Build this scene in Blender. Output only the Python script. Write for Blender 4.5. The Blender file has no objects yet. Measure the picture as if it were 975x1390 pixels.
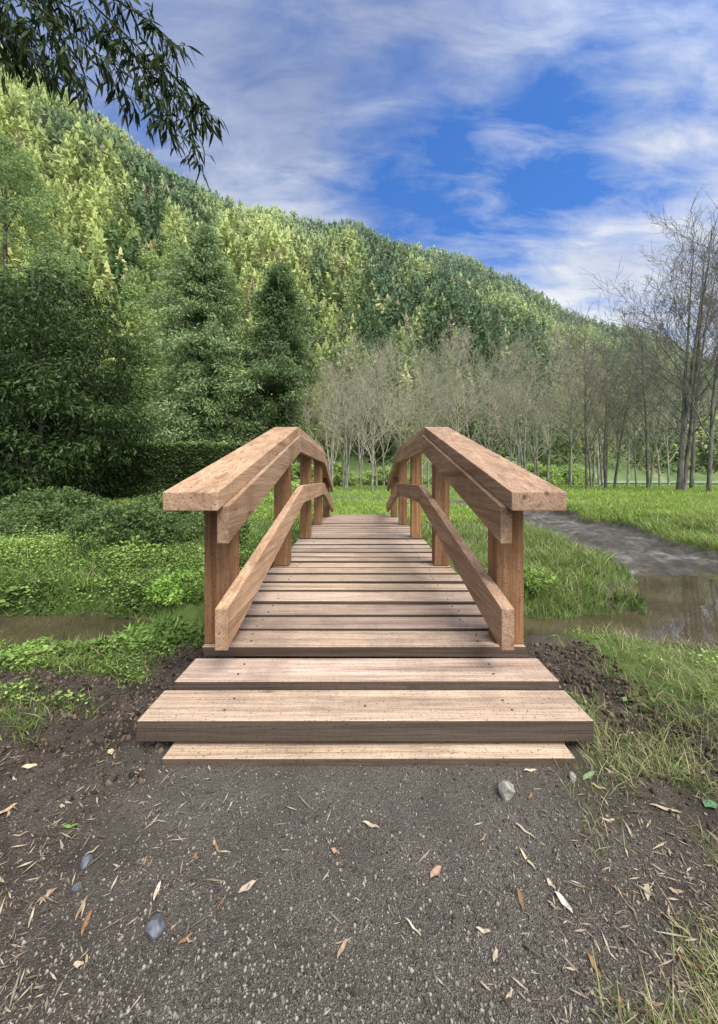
import bpy, bmesh, math, random
import numpy as np
from mathutils import Vector
random.seed(7); RS=np.random.RandomState(7)
scene=bpy.context.scene; COL=scene.collection
CZ=0.84; F=488.0
def P(px,py,d): return ((px-487.5)*d/F, d, CZ-(py-650.0)*d/F)
def sstep(a,b,x):
    t=np.clip((x-a)/(b-a),0,1); return t*t*(3-2*t)
_T=np.random.RandomState(3).rand(256,256)
def vn(x,y,s=1.0,o=0):
    x=np.asarray(x,float)*s+o*17.3+1000; y=np.asarray(y,float)*s+o*9.7+1000
    xi=np.floor(x).astype(int); yi=np.floor(y).astype(int); fx=x-xi; fy=y-yi
    fx=fx*fx*(3-2*fx); fy=fy*fy*(3-2*fy)
    a=_T[xi%256,yi%256]; b=_T[(xi+1)%256,yi%256]; c=_T[xi%256,(yi+1)%256]; d=_T[(xi+1)%256,(yi+1)%256]
    return (a*(1-fx)+b*fx)*(1-fy)+(c*(1-fx)+d*fx)*fy
def fbm(x,y,s=1.0,o=0): return (vn(x,y,s,o)+.5*vn(x,y,2.1*s,o+1)+.25*vn(x,y,4.3*s,o+2)+.12*vn(x,y,8.9*s,o+3))/1.87
# ---------------------------------------------------------------- node helpers
class NT:
    def __init__(s,tree): s.t=tree; s.n=tree.nodes; s.l=tree.links
    def __call__(s,typ,ins=None,**kw):
        n=s.n.new(typ)
        for k,v in kw.items(): setattr(n,k,v)
        for k,v in (ins or {}).items():
            i=n.inputs[k]
            if hasattr(v,'is_output') : s.l.new(v,i)
            else: i.default_value=v
        return n
    def math(s,op,a,b=0.0,c=None,clamp=False):
        d={0:a,1:b}
        if c is not None: d[2]=c
        return s('ShaderNodeMath',d,operation=op,use_clamp=clamp).outputs[0]
    def mix(s,f,a,b,blend='MIX'):
        n=s.n.new('ShaderNodeMix'); n.data_type='RGBA'; n.blend_type=blend
        for idx,v in ((0,f),(6,a),(7,b)):
            if hasattr(v,'is_output'): s.l.new(v,n.inputs[idx])
            else: n.inputs[idx].default_value=v if idx==0 else (tuple(v)+(1,))[:4]
        return n.outputs[2]
    def ramp(s,f,stops):
        n=s.n.new('ShaderNodeValToRGB'); s.l.new(f,n.inputs[0]); e=n.color_ramp.elements
        while len(e)<len(stops): e.new(.5)
        for i,(p,c) in enumerate(stops):
            e[i].position=p; e[i].color=(c,c,c,1) if isinstance(c,(int,float)) else tuple(c)+(1,)
        return n.outputs[0]
def newmat(name):
    m=bpy.data.materials.new(name); m.use_nodes=True; m.node_tree.nodes.clear()
    N=NT(m.node_tree); out=N('ShaderNodeOutputMaterial'); return m,N,out
def finish(N,out,color,rough=.7,bump=None,bs=.3,bd=.01,spec=.3):
    p=N('ShaderNodeBsdfPrincipled',{'Roughness':rough,'Specular IOR Level':spec})
    if hasattr(color,'is_output'): N.l.new(color,p.inputs['Base Color'])
    else: p.inputs['Base Color'].default_value=tuple(color)+(1,)
    if bump is not None:
        b=N('ShaderNodeBump',{'Strength':bs,'Distance':bd,'Height':bump}); N.l.new(b.outputs[0],p.inputs['Normal'])
    N.l.new(p.outputs[0],out.inputs[0])
def leafmat(name,trans=.3,gloss=.04,rough=.45,gain=1.0):
    m,N,o=newmat(name); a=N('ShaderNodeAttribute',attribute_name='Col').outputs['Color']
    if gain!=1: a=N.mix(1.0,a,(gain,gain,gain),'MULTIPLY')
    sh=N('ShaderNodeBsdfDiffuse',{0:a}).outputs[0]
    if trans: sh=N('ShaderNodeMixShader',{0:trans,1:sh,2:N('ShaderNodeBsdfTranslucent',{0:a}).outputs[0]}).outputs[0]
    if gloss: sh=N('ShaderNodeMixShader',{0:gloss,1:sh,2:N('ShaderNodeBsdfGlossy',{0:(.8,.8,.75,1),1:rough}).outputs[0]}).outputs[0]
    N.l.new(sh,o.inputs[0]); return m
M={}
M['leaf']=leafmat('foliage',.25,.015); M['far']=leafmat('far_foliage',.15,0); M['grass']=leafmat('grass_blades',.35,.015)
M['litter']=leafmat('dry_litter',0,0)
def wood(name,axis,c0,c1,c2,rough=.75,damp_shade=None):
    m,N,o=newmat(name)
    tc=N('ShaderNodeTexCoord').outputs['Object']; at=N('ShaderNodeAttribute',attribute_name='Col')
    sep=N('ShaderNodeSeparateColor',{0:at.outputs['Color']})
    off=N('ShaderNodeVectorMath',{0:at.outputs['Color'],1:(37,53,71)},operation='MULTIPLY').outputs[0]
    v=N('ShaderNodeVectorMath',{0:tc,1:off},operation='ADD').outputs[0]
    sc=[26,26,26]; sc[axis]=.8
    mp=N('ShaderNodeMapping',{0:v,3:tuple(sc)}).outputs[0]
    g=N('ShaderNodeTexNoise',{'Vector':mp,'Scale':1.0,'Detail':5,'Roughness':.62,'Distortion':1.0}).outputs[0]
    sc2=[190,190,190]; sc2[axis]=5
    g2=N('ShaderNodeTexNoise',{'Vector':N('ShaderNodeMapping',{0:v,3:tuple(sc2)}).outputs[0],'Scale':1.0,'Detail':3}).outputs[0]
    blot=N('ShaderNodeTexNoise',{'Vector':v,'Scale':2.2,'Detail':8,'Roughness':.7}).outputs[0]
    spk=N('ShaderNodeTexNoise',{'Vector':v,'Scale':170.0,'Detail':2}).outputs[0]
    saw=[12,12,12]; saw[axis]=150
    sw=N('ShaderNodeTexNoise',{'Vector':N('ShaderNodeMapping',{0:v,3:tuple(saw)}).outputs[0],'Scale':1.0,'Detail':2,'Distortion':.3}).outputs[0]
    sk=[8,8,8]; sk[axis]=2.6
    kn=N('ShaderNodeTexVoronoi',{'Vector':N('ShaderNodeMapping',{0:v,3:tuple(sk)}).outputs[0],'Scale':1.0}).outputs['Distance']
    col=N.ramp(g,[(.28,c0),(.45,c1),(.72,c2)])
    col=N.mix(N.ramp(g2,[(.38,.5),(.56,0)]),col,c0)
    col=N.mix(N.ramp(sw,[(.5,0),(.68,.14)]),col,c2)
    col=N.mix(N.ramp(kn,[(.04,.85),(.10,0)]),col,(c0[0]*.45,c0[1]*.4,c0[2]*.35))
    col=N.mix(N.ramp(blot,[(.48,0),(.66,.6)]),col,(c0[0]*.95,c0[1]*.95,c0[2]*.98))
    col=N.mix(N.ramp(spk,[(.31,.85),(.38,0)]),col,(.03,.025,.02))
    br=N.math('MULTIPLY_ADD',sep.outputs[0],.46,.74)
    cc=N('ShaderNodeCombineColor',{0:br,1:N.math('MULTIPLY',br,.985),2:N.math('MULTIPLY_ADD',sep.outputs[1],.12,N.math('MULTIPLY',br,.92))}).outputs[0]
    col=N.mix(1.0,col,cc,'MULTIPLY')
    if damp_shade:
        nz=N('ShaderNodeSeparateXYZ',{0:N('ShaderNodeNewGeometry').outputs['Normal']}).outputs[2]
        col=N.mix(N.ramp(nz,[(.3,damp_shade),(.8,0)]),col,(.028,.021,.016))   # shade painted into the board sides, together with wet dirt
    h=N.math('ADD',N.math('ADD',g,N.math('MULTIPLY',g2,.5)),N.math('MULTIPLY',sw,.25))
    finish(N,o,col,rough,h,.55,.004,.2); return m
M['deck']=wood('deck_wood',0,(.15,.106,.078),(.335,.248,.185),(.48,.38,.295),damp_shade=.84)
M['rail']=wood('rail_wood',1,(.185,.108,.06),(.365,.232,.138),(.52,.37,.245))
M['post']=wood('post_wood',2,(.105,.050,.022),(.25,.130,.060),(.37,.215,.112))
M['beam']=wood('beam_wood',1,(.04,.025,.015),(.08,.05,.03),(.12,.08,.05))
def bark(name,c0,c1):
    m,N,o=newmat(name); tc=N('ShaderNodeTexCoord').outputs['Object']
    n=N('ShaderNodeTexNoise',{'Vector':N('ShaderNodeMapping',{0:tc,3:(6,6,1.5)}).outputs[0],'Scale':1.5,'Detail':4}).outputs[0]
    d=N('ShaderNodeBsdfDiffuse',{0:N.ramp(n,[(.35,c0),(.65,c1)])}); N.l.new(d.outputs[0],o.inputs[0]); return m
M['bark']=bark('grey_bark',(.12,.11,.09),(.36,.335,.285)); M['darkbark']=bark('dark_bark',(.04,.032,.024),(.14,.115,.09))
M['midbark']=bark('brown_grey_bark',(.07,.062,.052),(.24,.22,.19))
M['palebark']=bark('pale_bark',(.40,.37,.30),(.64,.60,.52)); M['twig']=bark('twig_bark',(.25,.235,.17),(.42,.395,.29))
M['rtwig']=bark('brown_twig_bark',(.10,.09,.075),(.26,.24,.205)); M['greentwig']=bark('green_twig',(.02,.03,.012),(.05,.05,.025))
def stone(name,c0,c1):
    m,N,o=newmat(name); tc=N('ShaderNodeTexCoord').outputs['Object']
    n=N('ShaderNodeTexNoise',{'Vector':tc,'Scale':60,'Detail':8}).outputs[0]
    finish(N,o,N.ramp(n,[(.35,c0),(.7,c1)]),.85,n,.6,.004,.2); return m
M['stone']=stone('grey_stone',(.13,.125,.11),(.34,.33,.295)); M['bluestone']=stone('blue_grey_stone',(.055,.062,.07),(.14,.155,.17))
m,N,o=newmat('rusty_screw'); tc=N('ShaderNodeTexCoord').outputs['Object']
n=N('ShaderNodeTexNoise',{'Vector':tc,'Scale':300}).outputs[0]; finish(N,o,N.ramp(n,[(.3,(.03,.025,.022)),(.7,(.12,.09,.07))]),.5); M['screw']=m
def watermat(name,base,rough):
    m,N,o=newmat(name); tc=N('ShaderNodeTexCoord').outputs['Object']
    n=N('ShaderNodeTexNoise',{'Vector':N('ShaderNodeMapping',{0:tc,3:(3,6,1)}).outputs[0],'Scale':1.5,'Detail':3}).outputs[0]
    n2=N('ShaderNodeTexNoise',{'Vector':tc,'Scale':3.2,'Detail':6}).outputs[0]
    c=N.ramp(n2,[(.35,base),(.65,tuple(b*1.8 for b in base))])
    p=N('ShaderNodeBsdfPrincipled',{'Base Color':c,'Roughness':rough,'Specular IOR Level':1.0,'IOR':1.8})
    b=N('ShaderNodeBump',{'Strength':.035,'Distance':.02,'Height':n}); N.l.new(b.outputs[0],p.inputs['Normal'])
    N.l.new(p.outputs[0],o.inputs[0]); return m
M['water']=watermat('muddy_water',(.04,.032,.019),.01); M['lake']=watermat('lake_water',(.24,.32,.26),.15)
# ground
m,N,o=newmat('ground')
at=N('ShaderNodeAttribute',attribute_name='Col'); sp=N('ShaderNodeSeparateColor',{0:at.outputs['Color']})
tc=N('ShaderNodeTexCoord').outputs['Object']
n1=N('ShaderNodeTexNoise',{'Vector':tc,'Scale':190,'Detail':5,'Roughness':.7}).outputs[0]
n2=N('ShaderNodeTexNoise',{'Vector':tc,'Scale':7,'Detail':7,'Roughness':.65}).outputs[0]
n3=N('ShaderNodeTexNoise',{'Vector':tc,'Scale':1.3,'Detail':6}).outputs[0]
vo=N('ShaderNodeTexVoronoi',{'Vector':tc,'Scale':420.0})
vb=N('ShaderNodeSeparateColor',{0:vo.outputs['Color']}).outputs[0]
grav=N.mix(N.ramp(vb,[(.1,0),(1,1)]),(.085,.075,.063),(.24,.218,.188))
grav=N.mix(N.ramp(n2,[(.36,.5),(.62,0)]),grav,(.072,.062,.051))
grav=N.mix(N.ramp(n3,[(.40,.35),(.62,0)]),grav,(.065,.055,.046))
soil=N.ramp(n1,[(.3,(.032,.026,.020)),(.5,(.095,.076,.06)),(.7,(.23,.19,.155))])
soil=N.mix(N.ramp(n2,[(.40,.75),(.60,0)]),soil,(.032,.025,.019))
gr=N.ramp(n2,[(.3,(.04,.06,.016)),(.55,(.10,.165,.035)),(.75,(.16,.25,.055))])
gr=N.mix(N.ramp(n3,[(.4,0),(.7,.5)]),gr,(.20,.28,.08))
rd=N.ramp(n2,[(.33,(.06,.055,.047)),(.5,(.13,.12,.105)),(.70,(.32,.305,.275))])
rd=N.mix(N.ramp(n3,[(.42,.7),(.58,0)]),rd,(.055,.047,.038))
rd=N.mix(N.ramp(n1,[(.35,.5),(.55,0)]),rd,(.045,.04,.034))
c=N.mix(sp.outputs[2],grav,soil); c=N.mix(sp.outputs[0],c,gr); c=N.mix(sp.outputs[1],c,rd)
wet=N.ramp(n3,[(.45,.42),(.6,0)])
rough=N.math('SUBTRACT',.95,N.math('MULTIPLY',sp.outputs[1],wet))
finish(N,o,c,rough,N.math('ADD',N.math('MULTIPLY',n1,.6),N.math('ADD',n2,N.math('MULTIPLY',vo.outputs['Distance'],.5))),.9,.018,.22)
M['ground']=m
m,N,o=newmat('hill_ground'); tc=N('ShaderNodeTexCoord').outputs['Object']
n=N('ShaderNodeTexNoise',{'Vector':tc,'Scale':.05,'Detail':8}).outputs[0]
finish(N,o,N.ramp(n,[(.35,(.05,.085,.025)),(.6,(.10,.14,.045)),(.75,(.20,.18,.10))]),.95); M['hill']=m
# ---------------------------------------------------------------- mesh helpers
def fast(name,V,Fc,mat,parent=None,col=None,smooth=False,loc=None):
    V=np.asarray(V,np.float32); Fc=np.asarray(Fc,np.int32); k=Fc.shape[1]
    me=bpy.data.meshes.new(name); me.vertices.add(len(V)); me.vertices.foreach_set('co',V.ravel())
    me.loops.add(Fc.size); me.loops.foreach_set('vertex_index',Fc.ravel())
    me.polygons.add(len(Fc)); me.polygons.foreach_set('loop_start',np.arange(0,Fc.size,k,dtype=np.int32))
    try: me.polygons.foreach_set('loop_total',np.full(len(Fc),k,np.int32))
    except Exception: pass
    if smooth: me.polygons.foreach_set('use_smooth',np.ones(len(Fc),bool))
    if col is not None:
        a=me.color_attributes.new('Col','FLOAT_COLOR','POINT'); c=np.ones((len(V),4),np.float32); c[:,:3]=col
        a.data.foreach_set('color',c.ravel())
    me.update(calc_edges=True); me.materials.append(mat)
    o=bpy.data.objects.new(name,me); COL.objects.link(o)
    if parent: o.parent=parent
    if loc is not None: o.location=loc
    return o
def tag(o,label,cat,group=None,kind=None):
    if label: o['label']=label
    if cat: o['category']=cat
    if group: o['group']=group
    if kind: o['kind']=kind
    return o
def struct(o,label,cat): return tag(o,label,cat,kind='structure')
def empty(name,loc=(0,0,0)):
    o=bpy.data.objects.new(name,None); COL.objects.link(o); o.location=loc; o.empty_display_size=.1; return o
def copy_tree(o,parent=None):
    c=o.copy(); COL.objects.link(c)
    if parent: c.parent=parent
    for ch in list(o.children): copy_tree(ch,c)
    return c
def nrm(a): return a/np.maximum(np.linalg.norm(a,axis=1,keepdims=True),1e-9)
def leafV(C,A,L,W,rs=RS,fold=.0):
    n=len(C); A=nrm(A); R=nrm(np.cross(A,rs.normal(size=(n,3)))); L=np.broadcast_to(L,(n,))[:,None]; W=np.broadcast_to(W,(n,))[:,None]
    V=np.stack([C,C+A*L*.4+R*W*.5,C+A*L,C+A*L*.4-R*W*.5],1).reshape(-1,3)
    Fc=np.arange(4*n).reshape(n,4); return V,Fc
def rep(c,k): return np.repeat(c,k,axis=0)
def blades(C,H,W,lean,rs=RS):
    n=len(C); a=rs.rand(n)*6.283; s=np.stack([np.cos(a),np.sin(a),np.zeros(n)],1); b=rs.rand(n)*6.283
    l=np.stack([np.cos(b),np.sin(b),np.zeros(n)],1)*(rs.rand(n)*lean)[:,None]; H=H[:,None]; W=W[:,None]; z=np.array([[0,0,1.]])
    m=C+z*H*.55+l*H*.35; t=C+z*H*.92+l*H*1.0
    V=np.stack([C-s*W*.5,C+s*W*.5,m-s*W*.4,m+s*W*.4,t],1).reshape(-1,3)
    i=(np.arange(n)*5)[:,None]; Fc=np.concatenate([i+[0,1,2],i+[1,3,2],i+[2,3,4]],1).reshape(-1,3); return V,Fc
def mixcol(a,b,t): t=np.asarray(t)[:,None]; return np.array(a)[None]*(1-t)+np.array(b)[None]*t
def bm_obj(name,bm,mat,parent=None,col=None,smooth=False):
    me=bpy.data.meshes.new(name); bm.to_mesh(me); bm.free(); me.materials.append(mat)
    if smooth:
        for p in me.polygons: p.use_smooth=True
    if col is not None and 'Col' not in me.color_attributes:
        a=me.color_attributes.new('Col','FLOAT_COLOR','POINT')
        for d in a.data: d.color=tuple(col)+(1,)
    o=bpy.data.objects.new(name,me); COL.objects.link(o)
    if parent: o.parent=parent
    return o
def box8(bm,vs,bev=.004):
    v=[bm.verts.new(p) for p in vs]
    fs=[bm.faces.new([v[i] for i in f]) for f in ((0,3,2,1),(4,5,6,7),(0,1,5,4),(1,2,6,5),(2,3,7,6),(3,0,4,7))]
    if bev:
        es=list({e for f in fs for e in f.edges}); bmesh.ops.bevel(bm,geom=es,offset=bev,segments=2,profile=.6,affect='EDGES')
def rbox(x0,x1,y0,y1,z0,z1,j=0):
    r=lambda:random.uniform(-j,j)
    return [(x0+r(),y0+r(),z0),(x1+r(),y0+r(),z0),(x1+r(),y1+r(),z0),(x0+r(),y1+r(),z0),(x0+r(),y0+r(),z1+r()*.6),(x1+r(),y0+r(),z1+r()*.6),(x1+r(),y1+r(),z1+r()*.6),(x0+r(),y1+r(),z1+r()*.6)]
def rc(): return (random.random(),random.random(),random.random())
# ---------------------------------------------------------------- terrain
def roadx(y): return np.interp(y,[2.4,3.5,5,7,9,11,13],[3.5,3.3,3.5,3.9,4.15,3.9,3.2])
def roadmask(x,y):
    w=.74+.30*(fbm(x,y,1.3,4)-.5)*2+.1*(fbm(x,y,7,5)-.5)
    m=sstep(.14,-.14,np.abs(x-roadx(y))-w)*sstep(2.4,3.1,y)*sstep(14.5,13,y)
    m2=sstep(.25,-.25,np.abs(y-np.interp(x,[-12,-4,0,3,4.5],[17,16.5,15.5,13.6,12.5]))-.7)*sstep(4.6,3.8,x)*sstep(-14,-10,x)
    return np.maximum(m,m2)
def watermask(x,y):
    yc=2.17+.06*np.sin(x*1.7); w=.22+.05*np.sin(x*3.1+1)+.08*sstep(1,2,x)
    a=sstep(.16,-.06,np.abs(y-yc)-w-.25*(fbm(x,y,5,13)-.5)*sstep(.6,1.2,x))
    e=((x-3.5)/1.7)**2+((y-2.66)/.90)**2+ (fbm(x,y,2.2,6)-.5)*1.0+(fbm(x,y,7,7)-.5)*.8
    b=sstep(1.25,.75,e)
    return np.maximum(a*sstep(6.0,5,np.abs(x)),b)
def hgt(x,y):
    x=np.asarray(x,float); y=np.asarray(y,float)
    n=fbm(x,y,3.0,1)-.5; nf=fbm(x,y,14.0,2)-.5; n6=fbm(x,y,6.0,11)-.5
    path=sstep(1.0,.5,np.abs(x-.03))*sstep(1.4,1.1,y)
    h=(n*.06+nf*.03)*(1-path)+path*(nf*.006)
    h=h+.02*(1-path)
    dug=sstep(.66,.80,np.abs(x-.02))*sstep(1.25,1.0,np.abs(x-.02))*sstep(1.0,1.2,y)*sstep(1.75,1.5,y)
    h=h+dug*(-.03+nf*.045)
    left=sstep(-.8,-1.8,x)*sstep(2.5,3.2,y)*sstep(40,14,y)
    h=h+left*(.10+.22*(fbm(x,y,.9,3)-.45))
    h=h+sstep(4.3,5.2,x)*sstep(3.0,4.5,y)*sstep(60,20,y)*.16
    mid=sstep(.7,1.0,x)*sstep(2.5,2.12,x-.12*y+.3)*sstep(2.45,2.7,y)*sstep(9,5,y)
    h=h+mid*.06
    r=roadmask(x,y); h=h*(1-r)+r*(-.05-.05*sstep(5.4,3.3,y)+nf*.03+n6*.09+n*.04)
    wm=watermask(x,y)
    return h-.25*wm+.08*wm*n6*sstep(1.0,1.6,x)
def grassmask(x,y):
    n=fbm(x,y,5.0,8)
    g=sstep(2.3,2.5,y)
    g=np.maximum(g,sstep(-.80,-1.05,x+.3*(n-.5))*sstep(1.40,1.55,y+.35*(n-.5)))
    g=np.maximum(g,sstep(-.62,-.72,x)*sstep(1.7,1.82,y))
    g=np.maximum(g,sstep(-.9,-1.2,x)*sstep(1.05,1.3,y)*.5*sstep(.46,.6,n))
    g=np.maximum(g,sstep(.98,1.2,x+.5*(n-.5))*sstep(1.15,1.4,y+.3*(n-.5)))
    g=np.maximum(g,sstep(.62,.92,x+.5*(n-.5))*sstep(1.5,1.3,y)*.75*sstep(.40,.56,n))
    g=np.maximum(g,sstep(.44,.70,x+.4*(n-.5)-.25*(y-.6))*sstep(1.3,1.0,y)*.45*sstep(.36,.54,n))
    g=g*(1-sstep(.1,.6,roadmask(x,y)+.5*(n-.5)))*(1-sstep(.35,.75,watermask(x,y)))
    return g
def axis(lo,hi,fine_lo,fine_hi,step,grow=1.09):
    a=list(np.arange(fine_lo,fine_hi+1e-6,step)); s=step; v=fine_hi
    while v<hi: s*=grow; v+=s; a.append(v)
    s=step; v=fine_lo; b=[]
    while v>lo: s*=grow; v-=s; b.append(v)
    return np.array(b[::-1]+a)
gx=axis(-900,900,-3.2,4.8,.028); gy=axis(-30,1100,.3,4.6,.028,1.06)
X,Y=np.meshgrid(gx,gy); Z=hgt(X,Y)
V=np.stack([X,Y,Z],-1).reshape(-1,3); nx=len(gx); ny=len(gy)
i=(np.arange(ny-1)[:,None]*nx+np.arange(nx-1)[None]).reshape(-1,1); Fc=np.concatenate([i,i+1,i+nx+1,i+nx],1)
gm=grassmask(X,Y); gm=gm*np.where((Y<1.3),.55,1); rm=roadmask(X,Y)
pathm=sstep(.95,.30,np.abs(X-.02)+.5*(fbm(X,Y,4,9)-.5)+.2*(fbm(X,Y,14,19)-.5))*sstep(1.3,1.1,Y)
col=np.stack([gm,rm,1-pathm],-1).reshape(-1,3)
g=fast('ground',V,Fc,M['ground'],col=col,smooth=True); struct(g,'dark gravel, soil and grassy ground reaching back to the wooded hill','ground')
def sheet(name,x0,x1,y0,y1,z,mat):
    return fast(name,[(x0,y0,z),(x1,y0,z),(x1,y1,z),(x0,y1,z)],[(0,1,2,3)],mat)
struct(sheet('stream_water',-7,6.5,1.6,6.2,-.105,M['water']),'muddy stream and flooded puddle running under the footbridge','water')
th=np.linspace(0,2*np.pi,48,endpoint=False)
lv=np.stack([75+66*np.cos(th),84+36*np.sin(th),np.full(48,.2)],1); me=bpy.data.meshes.new('lake'); me.from_pydata([tuple(v) for v in lv],[],[tuple(range(48))]); me.materials.append(M['lake'])
lk=bpy.data.objects.new('lake',me); COL.objects.link(lk); struct(lk,'strip of far green lake water beyond the right meadow','lake')
# ---------------------------------------------------------------- footbridge
CX=.02
br=empty('footbridge',(CX,1.1,0)); tag(br,'small wooden footbridge with plank deck and angled handrails crossing the stream','footbridge')
def bpart(name,bm,mat,col=None,parent=None):
    o=bm_obj(name,bm,mat,None,col); o.parent=parent or br
    if parent is None: o.location=(-CX,-1.1,0)
    return o
def dz(y): return .166+.045*math.sin(math.pi*min(1,max(0,(y-1.3)/5.4)))
def deckbm(items):
    bm=bmesh.new(); cl=bm.verts.layers.float_color.new('Col')
    for it in items:
        b2=bmesh.new(); box8(b2,it,.003); c=rc()+(1,)
        mp={v:bm.verts.new(v.co) for v in b2.verts}
        for v in mp.values(): v[cl]=c
        for f in b2.faces: bm.faces.new([mp[v] for v in f.verts])
        b2.free()
    return bm
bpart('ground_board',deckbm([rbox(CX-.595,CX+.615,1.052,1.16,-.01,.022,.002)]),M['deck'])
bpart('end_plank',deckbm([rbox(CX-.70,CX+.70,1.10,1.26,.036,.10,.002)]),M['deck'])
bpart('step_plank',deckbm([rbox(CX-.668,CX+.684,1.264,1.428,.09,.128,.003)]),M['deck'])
items=[]; y=1.434; scr=[]
while y<6.75:
    z=dz(y+.07)+random.uniform(-.005,.006); w=.655+random.uniform(-.014,.012); dpt=.140+random.uniform(-.007,.005)
    items.append(rbox(CX-w,CX+w,y,y+dpt,z-.045,z,.005))
    for sx in (-.47,.47):
        for sy in (.035,.11): scr.append((CX+sx+random.uniform(-.012,.012),y+sy+random.uniform(-.01,.01),z+.001))
    y+=dpt+random.uniform(.020,.036)
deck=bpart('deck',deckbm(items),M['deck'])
for (xx,yy,zz) in [(-.45,1.15,.1),(-.44,1.21,.1),(.47,1.15,.1),(.46,1.2,.1),(0,1.17,.1),(-.46,1.31,.128),(-.46,1.38,.128),(.47,1.31,.128),(.48,1.38,.128)]: scr.append((CX+xx,yy,zz+.001))
bm=bmesh.new()
for s in scr:
    r=bmesh.ops.create_cone(bm,cap_ends=True,segments=8,radius1=.0042,radius2=.0035,depth=.004)
    bmesh.ops.translate(bm,verts=r['verts'],vec=s)
so=bpart('deck_screws',bm,M['screw']); so['kind']='stuff'
def plumb(a,b,w,h,tw=0):
    (x0,y0,z0),(x1,y1,z1)=a,b; w2=w/2
    return [(x0-w2,y0,z0-h),(x0+w2,y0,z0-h),(x1+w2,y1,z1-h),(x1-w2,y1,z1-h),(x0-w2,y0,z0),(x0+w2,y0,z0),(x1+w2,y1,z1),(x1-w2,y1,z1)]
def board(name,a,b,w,h,mat,bev=.003):
    bm=bmesh.new(); box8(bm,plumb(a,b,w,h),bev); return bpart(name,bm,mat,rc())
K1,K2=2.92,5.0; YN,YF=1.25,6.67; ZC=.794; ZP=1.262
def capz(y):
    if y<K1: return ZC+(ZP-ZC)*(y-YN)/(K1-YN)
    if y<=K2: return ZP
    return ZP+(ZC-ZP)*(y-K2)/(YF-K2)
for s in (-1,1):
    xc=CX+s*.607
    for (a,b) in ((YN,K1-.003),(K1+.003,K2-.002),(K2+.002,YF)):
        board('handrail',(xc,a,capz(a) if a!=K1+.003 else ZP),(xc,b,capz(b)),.192,.066,M['rail'],.004)
        a2=max(a,1.30); b2=min(b,6.6); xi=CX+s*.513
        board('side_board',(xi,a2,capz(a2)-.068),(xi,b2,capz(b2)-.068),.042,.135,M['rail'])
    lz=lambda y: np.interp(y,[1.28,3.05,4.87,6.64],[.376,.785,.785,.376])
    for (a,b) in ((1.28,3.045),(3.055,4.868),(4.872,6.64)):
        board('lower_rail',(CX+s*.511,a,lz(a)),(CX+s*.511,b,lz(b)),.046,.148,M['rail'])
    for yp in (1.45,2.64,3.80,4.96,6.2):
        x0=CX+s*.590; t0=capz(yp)-.068; t1=capz(yp+.1)-.068; b0=dz(yp)+.004; hw=.0545
        vs=[(x0-hw,yp,b0),(x0+hw,yp,b0),(x0+hw,yp+.1,b0),(x0-hw,yp+.1,b0),(x0-hw,yp,t0),(x0+hw,yp,t0),(x0+hw,yp+.1,t1),(x0-hw,yp+.1,t1)]
        bm=bmesh.new(); box8(bm,vs,.003); bpart('post',bm,M['post'],rc())
    xb=CX+s*.5
    for (a,b) in ((1.28,3.9),(3.902,6.6)):
        board('support_beam',(xb,a,dz(a)-.055 if a>2 else .075),(xb,b,dz(b)-.055),.09,.16,M['beam'])
# ---------------------------------------------------------------- litter, pebbles, stones, leaves
n=50000
yy=1/(RS.uniform(1/1.35,1/.42,n)); xx=RS.uniform(-1,1,n)*(yy*1.0+.1)
k=np.where(RS.rand(n)<sstep(.95,.35,np.abs(xx-.02)+.4*(fbm(xx,yy,5,23)-.5))*.75+.12)[0]; xx=xx[k]; yy=yy[k]; n=len(k)
r=np.minimum(RS.gamma(1.5,.0008,n)+.0005,.005); zz=hgt(xx,yy)+r*.12
O=np.array([(1,0,0),(0,1,0),(-1,0,0),(0,-1,0),(0,0,1),(0,0,-1)],float)
OF=np.array([(0,1,4),(1,2,4),(2,3,4),(3,0,4),(1,0,5),(2,1,5),(3,2,5),(0,3,5)])
V=(O[None]*(r[:,None,None]*RS.uniform(.6,1.3,(n,6,1))))+np.stack([xx,yy,zz],1)[:,None]
Fc=(OF[None]+(np.arange(n)*6)[:,None,None]).reshape(-1,3)
cv=RS.rand(n)**1.6; c=mixcol((.04,.035,.029),(.26,.235,.20),cv)
tag(fast('gravel',V.reshape(-1,3),Fc,M['litter'],col=rep(c,6)),'fine dark grey gravel spread over the path before the bridge','gravel',kind='stuff')
def flatleaf(C,ang,L,W,tilt=.25,rs=RS):
    n=len(C); A=np.stack([np.cos(ang),np.sin(ang),rs.normal(size=n)*tilt],1); A=nrm(A); B=np.stack([-np.sin(ang),np.cos(ang),rs.normal(size=n)*tilt],1)
    L=L[:,None];W=W[:,None]
    V=np.stack([C-A*L*.5,C+B*W*.5-A*L*.1,C+A*L*.5,C-B*W*.5],1).reshape(-1,3); return V,np.arange(4*n).reshape(n,4)
n=26000; yy=1/(RS.uniform(1/1.75,1/.42,n)); xx=RS.uniform(-1.1,1.1,n)*(yy+.1)
dens=.07+.85*sstep(.22,.65,np.abs(xx-.02))*sstep(.28,.6,fbm(xx,yy,4,12))
k=np.where((RS.rand(n)<dens)&~((np.abs(xx-CX)<.72)&(yy>1.04)))[0]; xx=xx[k]; yy=yy[k]; n=len(k)
L=RS.gamma(1.5,.0078,n)+.003; W=np.minimum(L*RS.uniform(.04,.2,n),.004)
C=np.stack([xx,yy,hgt(xx,yy)+.002+RS.rand(n)*.005],1)
V,Fc=flatleaf(C,RS.rand(n)*6.28,L,W,.14); cv=RS.rand(n); c=mixcol((.055,.042,.03),(.36,.30,.22),cv**1.9)
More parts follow.
